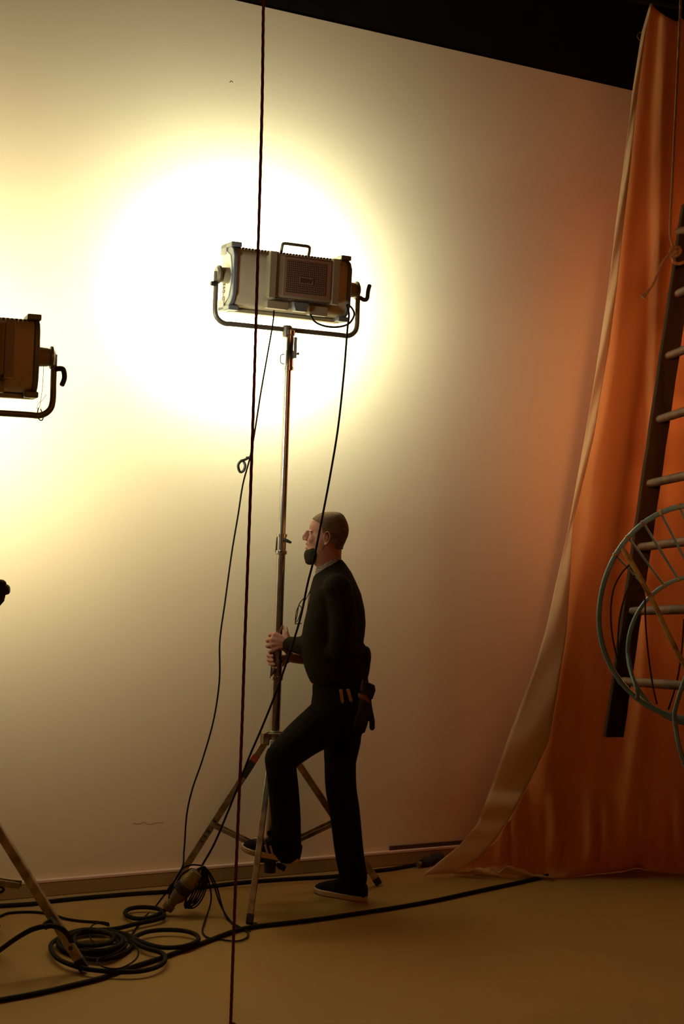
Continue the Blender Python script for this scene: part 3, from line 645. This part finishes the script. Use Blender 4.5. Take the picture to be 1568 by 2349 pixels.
# ------------------------------------------------------------------ the man
BDp = 6.36
HEAD = [(1174.8, 754, 766, .006), (1175.3, 748, 771, .017), (1177.2, 738, 778.5, .037), (1182, 727.5, 785, .055), (1190, 718.5, 790, .067), (1198, 713, 793.5, .072), (1206, 709.5, 796, .075), (1215, 709.5, 797.2, .077), (1222, 711, 796.5, .077),
        (1230, 709, 795, .076), (1238, 706, 791.5, .075), (1246, 703.5, 788, .073), (1254, 704.5, 784.5, .070), (1260, 703, 783.5, .068), (1268, 701, 783, .064), (1276, 703, 782.5, .060), (1284, 707, 782, .056),
        (1291, 715, 781, .053), (1297, 722, 781.5, .053), (1305, 727, 784, .056), (1320, 726, 790, .062), (1345, 728, 805, .085)]
def densify(T, n):                     # Catmull-Rom between the listed head slices
    out = []
    for i in range(len(T) - 1):
        a, b, c, d = T[max(i - 1, 0)], T[i], T[i + 1], T[min(i + 2, len(T) - 1)]
        for k in range(n):
            t = k / n; out.append(tuple(.5 * ((2 * q) + (r - p) * t + (2 * p - 5 * q + 4 * r - s_) * t * t + (3 * q - p - 3 * r + s_) * t ** 3) for p, q, r, s_ in zip(a, b, c, d)))
    return out + [T[-1]]
def head_ring(py, f, b, w, grow=0.0, n=28):
    c = (f + b) / 2; a = (b - f) / 2; out = []
    for k in range(n):
        t = 2 * math.pi * k / n; ct, s_ = math.cos(t), math.sin(t)
        e = 1 - .13 * max(0, -ct) ; x = c + (a + grow * 510) * math.copysign(abs(ct) ** .88, ct)
        out.append(Q(x, py, BDp + (w * e + grow) * math.copysign(abs(s_) ** .85, s_)))
    return out
def tubeQ(mb, pts, rs, seg=16, up=Vector((0, 1, 0)), n=4):
    P = crv([Q(*p) for p in pts], n); k = len(pts); rr_ = []
    for i in range(len(P)):
        u = i / n; a = min(int(u), k - 1); b = min(a + 1, k - 1); f = u - a
        ra, rb = (rs[a] if isinstance(rs[a], tuple) else (rs[a],) * 2), (rs[b] if isinstance(rs[b], tuple) else (rs[b],) * 2)
        rr_.append((ra[0] * (1 - f) + rb[0] * f, ra[1] * (1 - f) + rb[1] * f))
    mb.tube(P, rr_, seg, up=up)
    for q, r_ in ((P[0], rr_[0]), (P[-1], rr_[-1])): mb.ball(q, min(r_) * .98, 12)
    return mb
def ring_fb(fx, fy, bx, by, hw, d=BDp, n=32, pw=.85):
    f, b = Q(fx, fy, d), Q(bx, by, d); c = (f + b) / 2; u = (b - f) / 2; out = []
    for k in range(n):
        t = 2 * math.pi * k / n; ct, s_ = math.cos(t), math.sin(t)
        out.append(c + u * math.copysign(abs(ct) ** pw, ct) + Vector((0, 1, 0)) * (hw * math.copysign(abs(s_) ** pw, s_)))
    return out
body = MB()
body.rings([head_ring(*h) for h in densify(HEAD, 5)])
# nose, lips, brow, cheeks, chin
body.tube([Q(707, 1217, BDp), Q(702, 1224, BDp), Q(697.5, 1231, BDp), Q(696.5, 1235, BDp)], [(.008, .006), (.009, .007), (.010, .008), (.009, .009)], 12, up=Vector((0, 1, 0)))
body.ball(Q(697.2, 1235.2, BDp), (.0092, .0095, .0088)); body.tube([Q(710, 1222, BDp), Q(704, 1230, BDp), Q(702, 1237, BDp)], [(.008, .007), (.011, .010), (.008, .012)], 12, up=Vector((0, 1, 0)))
for s_ in (-1, 1):
    body.ball(Q(702, 1237, BDp + s_ * .010), (.009, .007, .008))
    body.ball(Q(721, 1238, BDp + s_ * .037), (.030, .020, .026))
    body.ball(Q(713.2, 1219, BDp + s_ * .030), (.010, .015, .006)); body.ball(Q(713.2, 1226.5, BDp + s_ * .030), (.009, .015, .0045))
    ec = Q(749, 1235, BDp + s_ * .076)
    ear = [Vector((x * .0155, 0, z * .0295)) for x, z in ((-.55, -.35), (-.75, .25), (-.35, .85), (.3, 1), (.8, .65), (.9, .1), (.55, -.45), (.0, -.85), (-.4, -1.0), (-.6, -.75))]
    body.tube(crv([ec + v + Vector((0, s_ * (.010 + .010 * (v.x / .0155 + .5)), 0)) for v in ear], 4), .0036, 8)
    body.ball(ec + Vector((.001, s_ * .004, -.002)), (.011, .008, .022)); body.ball(ec + Vector((-.006, s_ * .007, -.025)), (.005, .004, .006))
body.ball(Q(704, 1247.5, BDp), (.008, .022, .0055)); body.ball(Q(704, 1257, BDp), (.010, .022, .006)); body.ball(Q(708, 1280, BDp), (.018, .024, .016))
# trunk and limbs under the clothes
body.rings([ring_fb(728, 1325, 790, 1300, .055), ring_fb(722, 1345, 808, 1330, .15), ring_fb(716, 1370, 818, 1365, .17), ring_fb(712, 1410, 826, 1410, .16), ring_fb(704, 1470, 822, 1470, .14), ring_fb(708, 1540, 832, 1540, .14), ring_fb(724, 1600, 838, 1600, .145), ring_fb(735, 1670, 822, 1668, .13)])
LARM = [(772, 1350, 6.20), (786, 1425, 6.175), (776, 1492, 6.20), (722, 1488, 6.30), (690, 1481, 6.355), (664, 1474, 6.395)]
tubeQ(body, LARM, [.052, .045, .042, .040, .034, (.024, .021)])
RARM = [(768, 1350, 6.53), (758, 1435, 6.56), (738, 1503, 6.58), (705, 1507, 6.545), (668, 1507, 6.495)]
tubeQ(body, RARM, [.052, .045, .042, .036, (.026, .022)])
LLEG = [(772, 1640, 6.285), (710, 1684, 6.215), (652, 1730, 6.155), (648, 1765, 6.155), (651, 1830, 6.185), (657, 1925, 6.255), (660, 1952, 6.27)]
tubeQ(body, LLEG, [.075, .07, .055, .052, .052, .040, .035])
RLEG = [(785, 1650, 6.455), (784, 1720, 6.46), (780, 1790, 6.47), (788, 1850, 6.475), (802, 1950, 6.48), (812, 2030, 6.485)]
tubeQ(body, RLEG, [.08, .062, .052, .052, .045, .038])
# hands
def hand(wrist, ks, chains, thumb, palm_r=.0125):
    for k in ks: body.tube([Q(*wrist), Q(*wrist).lerp(Q(*k), .5), Q(*k)], [.0165, .0140, palm_r], 10)
    for a, b in zip(ks, ks[1:]): body.tube([Q(*wrist).lerp(Q(*a), .6), Q(*wrist).lerp(Q(*b), .6)], .0135, 10); body.tube([Q(*a), Q(*b)], .0085, 10)
    for ch, r0 in chains:
        P = [Q(*c) for c in ch]
        for i, (a, b) in enumerate(zip(P, P[1:])):
            body.tube([a, b], [r0 * (1 - .08 * i), r0 * (1 - .08 * (i + 1))], 10); body.ball(a, r0 * (1.03 - .08 * i), 10)
        body.ball(P[-1], r0 * .80, 10)
    P = [Q(*c) for c in thumb]
    for i, (a, b) in enumerate(zip(P, P[1:])): body.tube([a, b], [.0135 - .0015 * i, .0120 - .0015 * i], 10); body.ball(a, .0135 - .0015 * i, 10)
    body.ball(P[-1], .0085, 10)
hand((664, 1474, 6.395), [(629, 1454, 6.405), (623, 1466, 6.402), (622, 1478, 6.405), (627, 1490, 6.410)],
     [([(629, 1454, 6.405), (619, 1456, 6.428), (618, 1458, 6.462), (632, 1459, 6.485), (645, 1459, 6.480)], .0092),
      ([(623, 1466, 6.402), (613, 1469, 6.425), (613, 1471, 6.462), (630, 1472, 6.487), (644, 1472, 6.482)], .0096),
      ([(622, 1478, 6.405), (612, 1482, 6.428), (614, 1484, 6.462), (630, 1486, 6.486), (643, 1486, 6.480)], .0090),
      ([(627, 1490, 6.410), (618, 1495, 6.430), (620, 1497, 6.460), (632, 1499, 6.482), (641, 1499, 6.478)], .0080)],
     [(660, 1466, 6.395), (656, 1452, 6.405), (655, 1442, 6.435), (648, 1438, 6.470)])
hand((668, 1507, 6.495), [(630, 1506, 6.497), (628, 1516, 6.500), (629, 1525, 6.500), (633, 1533, 6.497)],
     [([(630, 1506, 6.497), (616, 1504, 6.475), (614, 1504, 6.440), (625, 1505, 6.415)], .0092),
      ([(628, 1516, 6.500), (615, 1514, 6.475), (615, 1514, 6.440), (626, 1515, 6.415)], .0092),
      ([(629, 1525, 6.500), (619, 1523, 6.475), (619, 1523, 6.440), (629, 1524, 6.417)], .0088),
      ([(633, 1533, 6.497), (625, 1531, 6.472), (626, 1531, 6.440), (634, 1532, 6.420)], .0078)],
     [(664, 1500, 6.485), (656, 1492, 6.470), (652, 1489, 6.440), (646, 1488, 6.425)])
man = body.build('person', M['skin'], remesh=.0034, smoothit=2)
tag(man, 'man in black sweater and jeans looking up, one foot raised, gripping the stand', 'person')
for s_ in (-1, 1): MB().ball(Q(713.4, 1222.8, BDp + s_ * .030), (.0090, .011, .0085), 12).build('eye', M['eye'], man)
# hair: an offset shell over crown, temples and nape
hr = MB(); hl = HEAD[:14]; H_ = densify(hl, 8)
n = 112; rs = [head_ring(*h, grow=.0035, n=n) for h in H_]
hr.v = [p for r_ in rs for p in r_]
hairline = [(1170, 700), (1188, 716), (1193, 724), (1199, 733), (1208, 738), (1216, 739), (1224, 742), (1240, 757), (1250, 766), (1262, 774)]
for i in range(len(rs) - 1):
    py = (H_[i][0] + H_[i + 1][0]) / 2
    for k in range(n):
        l = (k + 1) % n; t = 2 * math.pi * (k + .5) / n; c = (H_[i][1] + H_[i][2]) / 2; a_ = (H_[i][2] - H_[i][1]) / 2
        x = c + a_ * math.copysign(abs(math.cos(t)) ** .88, math.cos(t))
        if x > interp(hairline, py) :
            hr.f.append((i * n + k, i * n + l, (i + 1) * n + l, (i + 1) * n + k))
hr.f.append(tuple(range(n))); ho = hr.build('hair', M['hair'], man, solid=.003, smooth=80)
# face mask pulled down under the chin
mk = MB(); MR = [(1255, 712, 730, .060, 0), (1259, 700, 735, .064, 0), (1264, 697.5, 738, .068, 0), (1270, 696.5, 740, .068, 0), (1277, 697.5, 738, .066, 0), (1284, 700.5, 734, .062, 0), (1290, 705.5, 729, .055, 0), (1294, 712, 724, .04, 0), (1295.5, 716, 721, .01, 0)]
rs = []
for py, f, b, w, _ in MR:
    r_ = []
    for k in range(28):
        t = 2 * math.pi * k / 28; ct, s_ = math.cos(t), math.sin(t); fr = (1 - ct) / 2      # 1 at the front
        x = (f + b) / 2 + (b - f) / 2 * ct
        tilt_ = -(x - 716) * .22 if py < 1280 else -(x - 716) * .5
        r_.append(Q(x, py + tilt_, BDp + w * math.copysign(abs(s_) ** .8, s_) * (.45 + .55 * (1 - fr) ** .5)))
    rs.append(r_)
mk.rings(rs); mo = mk.build('face_mask', M['maskc'], man, smooth=70)
for s_ in (-1, 1): MB().tube(crv([Q(738, 1262, BDp + s_ * .066), Q(742, 1254, BDp + s_ * .073), Q(747, 1248, BDp + s_ * .078), Q(755, 1240, BDp + s_ * .083)], 4), .0011, 6).build('ear_loop', M['maskc'], mo)
# shirt collar
MB().rings([ring_fb(722, 1318, 783, 1281, .066), ring_fb(724, 1304, 781, 1273, .060), ring_fb(726, 1305, 779, 1274.5, .057), ring_fb(726, 1320, 780, 1284, .060)], cap=False).build('shirt_collar', M['check'], man)
# sweater
sw = MB()
SWR = [(724, 1318, 781, 1282, .058), (721, 1318, 783, 1282, .063), (717, 1328, 793, 1294, .085), (713, 1342, 806, 1313, .145), (710, 1355, 816, 1334, .195), (706, 1375, 828, 1362, .205), (703, 1400, 836, 1398, .20),
       (696, 1430, 838.5, 1430, .185), (691, 1460, 836, 1458, .175), (691, 1485, 833, 1474, .172), (693, 1505, 843, 1490, .175), (697, 1528, 849, 1512, .178), (704, 1548, 849, 1528, .178), (713, 1566, 846, 1545, .172), (719, 1566, 842, 1560, .165)]
sw.rings([ring_fb(*r_) for r_ in SWR])
tubeQ(sw, [(772, 1350, 6.205), (787, 1425, 6.175), (779, 1490, 6.20), (735, 1487, 6.28), (705, 1483, 6.335), (675, 1479, 6.375), (661, 1477, 6.393)], [.068, .062, .058, (.054, .05), (.046, .042), (.036, .033), (.034, .03)])
tubeQ(sw, [(768, 1350, 6.52), (758, 1435, 6.55), (740, 1502, 6.575), (708, 1503, 6.55)], [.068, .06, .055, .043])
for a, b in (((735, 1455, 6.30), (700, 1500, 6.315)), ((745, 1460, 6.26), (715, 1506, 6.27))): sw.tube([Q(*a), Q(*b)], [.016, .012], 8)
sw.ball(Q(841, 1508, 6.33), (.020, .10, .05)); sw.ball(Q(770, 1362, 6.27), (.085, .10, .10))
sw.build('sweater', M['knit'], man, remesh=.0055, smoothit=9)
# trousers
tr = MB()
tr.rings([ring_fb(*r_) for r_ in ((716, 1548, 842, 1544, .158), (716, 1572, 846, 1572, .166), (716, 1592, 850, 1592, .172), (712, 1620, 846, 1622, .175), (718, 1655, 838, 1652, .172), (737, 1690, 830, 1684, .15), (748, 1702, 822, 1702, .10))])
tubeQ(tr, [(778, 1632, 6.285), (742, 1660, 6.26), (700, 1690, 6.21), (662, 1722, 6.165), (642, 1738, 6.15)], [(.105, .09), (.102, .09), (.088, .085), (.076, .078), (.068, .072)])
tubeQ(tr, [(642, 1738, 6.15), (646, 1775, 6.155), (650, 1810, 6.175), (655, 1870, 6.215), (657, 1930, 6.255), (659, 1950, 6.268)], [(.068, .07), (.066, .068), (.066, .066), (.065, .064), (.064, .064), (.064, .062)])
tubeQ(tr, [(785, 1650, 6.455), (784, 1700, 6.458), (780, 1750, 6.462), (782, 1810, 6.47), (790, 1860, 6.475), (800, 1950, 6.48), (808, 1998, 6.485), (811, 2018, 6.485)], [(.09, .09), (.086, .088), (.072, .078), (.071, .075), (.069, .07), (.066, .066), (.063, .062), (.063, .062)])
tr.tube([Q(612, 1912, 6.25), Q(640, 1908, 6.25)], [.012, .02], 8)
tr.build('trousers', M['denim'], man, remesh=.0055, smoothit=3)
# shoes: built along a foot frame (x towards the toe, z up)
def shoe(heel, toe, upv, stripes):
    heel, toe = Vector(heel), Vector(toe); X = (toe - heel).normalized(); L_ = (toe - heel).length
    Y = Vector(upv).cross(X).normalized(); Z = X.cross(Y)
    fr = lambda x, y, z: heel + X * x + Y * y + Z * z
    def outline(u): return interp([(0, .0), (.02, .020), (.08, .033), (.25, .036), (.45, .038), (.68, .048), (.85, .044), (.94, .032), (.98, .018), (1, .0)], u)
    us = [0, .006, .02, .05, .1, .18, .28, .4, .52, .64, .75, .84, .91, .96, .985, 1.0]
    def ringz(z, g, lift=0.0): return [fr(u * L_ + (g * (1 if u > .5 else -1) if u in (0, 1.0) else 0), (outline(u) + g) * 1.0, z + (lift if u > .8 else 0) * (u - .8) / .2) for u in us] + [fr(u * L_, -(outline(u) + g), z + (lift if u > .8 else 0) * (u - .8) / .2) for u in reversed(us[1:-1])]
    so = MB().rings([ringz(0, -.006, .008), ringz(.003, .0, .008), ringz(.012, .003, .006), ringz(.024, .002, .004), ringz(.027, -.003, .004)])
    up_ = MB(); rs = []
    for x, w, h0 in ((-.001, .020, .055), (.03, .034, .082), (.08, .037, .088), (.11, .038, .080), (.145, .040, .064), (.18, .043, .050), (.215, .044, .040), (.245, .038, .030), (.266, .024, .018)):
        x = x * L_ / .277; r_ = []
        for k in range(16):
            t = math.pi * k / 15; r_.append(fr(x, w * math.copysign(abs(math.cos(t)) ** .6, math.cos(t)), .020 + h0 * math.sin(t) ** .75))
        rs.append(r_)
    up_.rings(rs)
    sh = up_.build('shoe', M['shoe'], man, smooth=50, remesh=.004, smoothit=2)
    so.build('sole', M['sole'], sh, bevel=.002)
    if stripes:
        for q in range(3):
            x = .095 + q * .023; sd = -1 if Y.y > 0 else 1
            MB().tube([fr(x, sd * .041, .026), fr(x + .008, sd * .042, .042), fr(x + .018, sd * .036, .060)], [(.0045, .0015)] * 3, 8, up=Y).build('stripe', M['stripe'], sh)
    lc = MB()
    for q in range(4): x = .135 + q * .013; lc.tube([fr(x, .018, .090 - q * .010), fr(x + .004, 0, .096 - q * .0105), fr(x, -.018, .090 - q * .010)], .0024, 6)
    lc.build('laces', M['shoe'], sh)
    return sh
shoe(F(838, 2068), F(722, 2046), (0, 0, 1), False)
shoe(Q(686, 1979, 6.275), Q(551, 1950, 6.30), (.05, -.10, 1), True)

# gloves hung on the belt
gl = MB(); GD = 6.17
gl.rings([ring_fb(824, 1592, 851, 1590, .020, GD, 16), ring_fb(822, 1612, 852, 1612, .022, GD, 16), ring_fb(819, 1635, 855, 1632, .020, GD, 16), ring_fb(822, 1645, 855, 1640, .014, GD, 16)])
for ch, r0 in (([(824, 1635), (817, 1655), (813, 1672)], .011), ([(832, 1638), (826, 1660), (822, 1676)], .011), ([(840, 1638), (836, 1662), (831, 1676)], .0125), ([(849, 1634), (853, 1655), (853, 1669)], .0125)):
    P = [Q(a, b, GD + (.01 if i == 2 else 0)) for i, (a, b) in enumerate(ch)]; gl.tube(P, [r0, r0, r0 * .95], 12); gl.ball(P[-1], r0, 12)
gv = tag(gl.build('work_gloves', M['gloveblack'], remesh=.003, smoothit=2), 'dark work gloves with an orange-brown cuff band hung on the belt behind his hip', 'gloves')
MB().rings([ring_fb(821, 1590, 846, 1594, .024, GD, 18), ring_fb(821, 1599, 851, 1613, .0245, GD, 18)], cap=False).build('cuff_band', M['gloveband'], gv, solid=.002)
MB().rings([ring_fb(829, 1560, 859, 1572, .020, GD, 18), ring_fb(826, 1580, 861, 1584, .023, GD, 18), ring_fb(826, 1590, 854, 1604, .022, GD, 18)]).build('cuff', M['gloveblack'], gv)
MB().tube([Q(832, 1558, GD - .02), Q(829, 1570, GD - .024), Q(827, 1584, GD - .026)], [(.003, .001)] * 3, 8, up=Vector((0, 1, 0))).build('pull_tab', M['gloveband'], gv)
# two brass clips on the belt
for (x0, y0, x1, y1, lab) in ((781, 1581, 785, 1610, 'upright brass clip on the belt, the one nearer his front'), (797, 1580, 805, 1608, 'tilted brass clip on the belt, the one nearer the gloves')):
    a, b = Q(x0, y0, 6.180), Q(x1, y1, 6.180); c = MB().bar(a, b, .014, .005); c.tube(crv([a.lerp(b, .3) + Vector((-.003, -.005, 0)), a.lerp(b, .7) + Vector((-.003, -.005, 0)), a.lerp(b, .75) + Vector((.003, -.005, 0)), a.lerp(b, .3) + Vector((.003, -.005, 0))], 4, closed=True), .0012, 6, closed=True)
    o = tag(c.build('belt_clip', M['brass'], bevel=.002), lab, 'clip', 'brass clips on the belt')
    MB().lathe(a.lerp(b, .95), a.lerp(b, 1.15), [(0, .006), (.6, .005), (1, .002)], 10).build('clip_tip', M['chrome'], o)
# glasses hanging on the chest
gp = MB(); gd = 6.30
gp.tube(crv([Q(712, 1352, gd), Q(705, 1368, gd), Q(699, 1378, gd), Q(693, 1390, gd)], 4), .0018, 6)
gp.tube(crv([Q(697, 1372, gd), Q(688, 1382, gd), Q(684, 1392, gd), Q(681, 1410, gd), Q(677, 1428, gd), Q(678, 1431, gd), Q(692, 1430, gd)], 4), .0022, 6)
go = tag(gp.build('eyeglasses', M['blackmetal']), 'dark eyeglasses hanging on a cord at his chest', 'glasses')
for s_ in (0, .06):
    MB().tube(crv([Q(685, 1390, gd + s_), Q(679, 1404, gd + s_), Q(677, 1425, gd + s_), Q(682, 1424, gd + s_), Q(688, 1408, gd + s_), Q(691, 1394, gd + s_)], 4, closed=True), .0018, 6, closed=True).build('lens_rim', M['blackmetal'], go)
pe = MB().tube(crv([Q(711, 1362, 6.285), Q(708, 1380, 6.28), Q(705, 1396, 6.28), Q(707, 1410, 6.28)], 5), .0018, 6)
tag(pe.build('neck_chain', M['chrome']), 'thin bright chain lying on his sweater chest', 'chain')
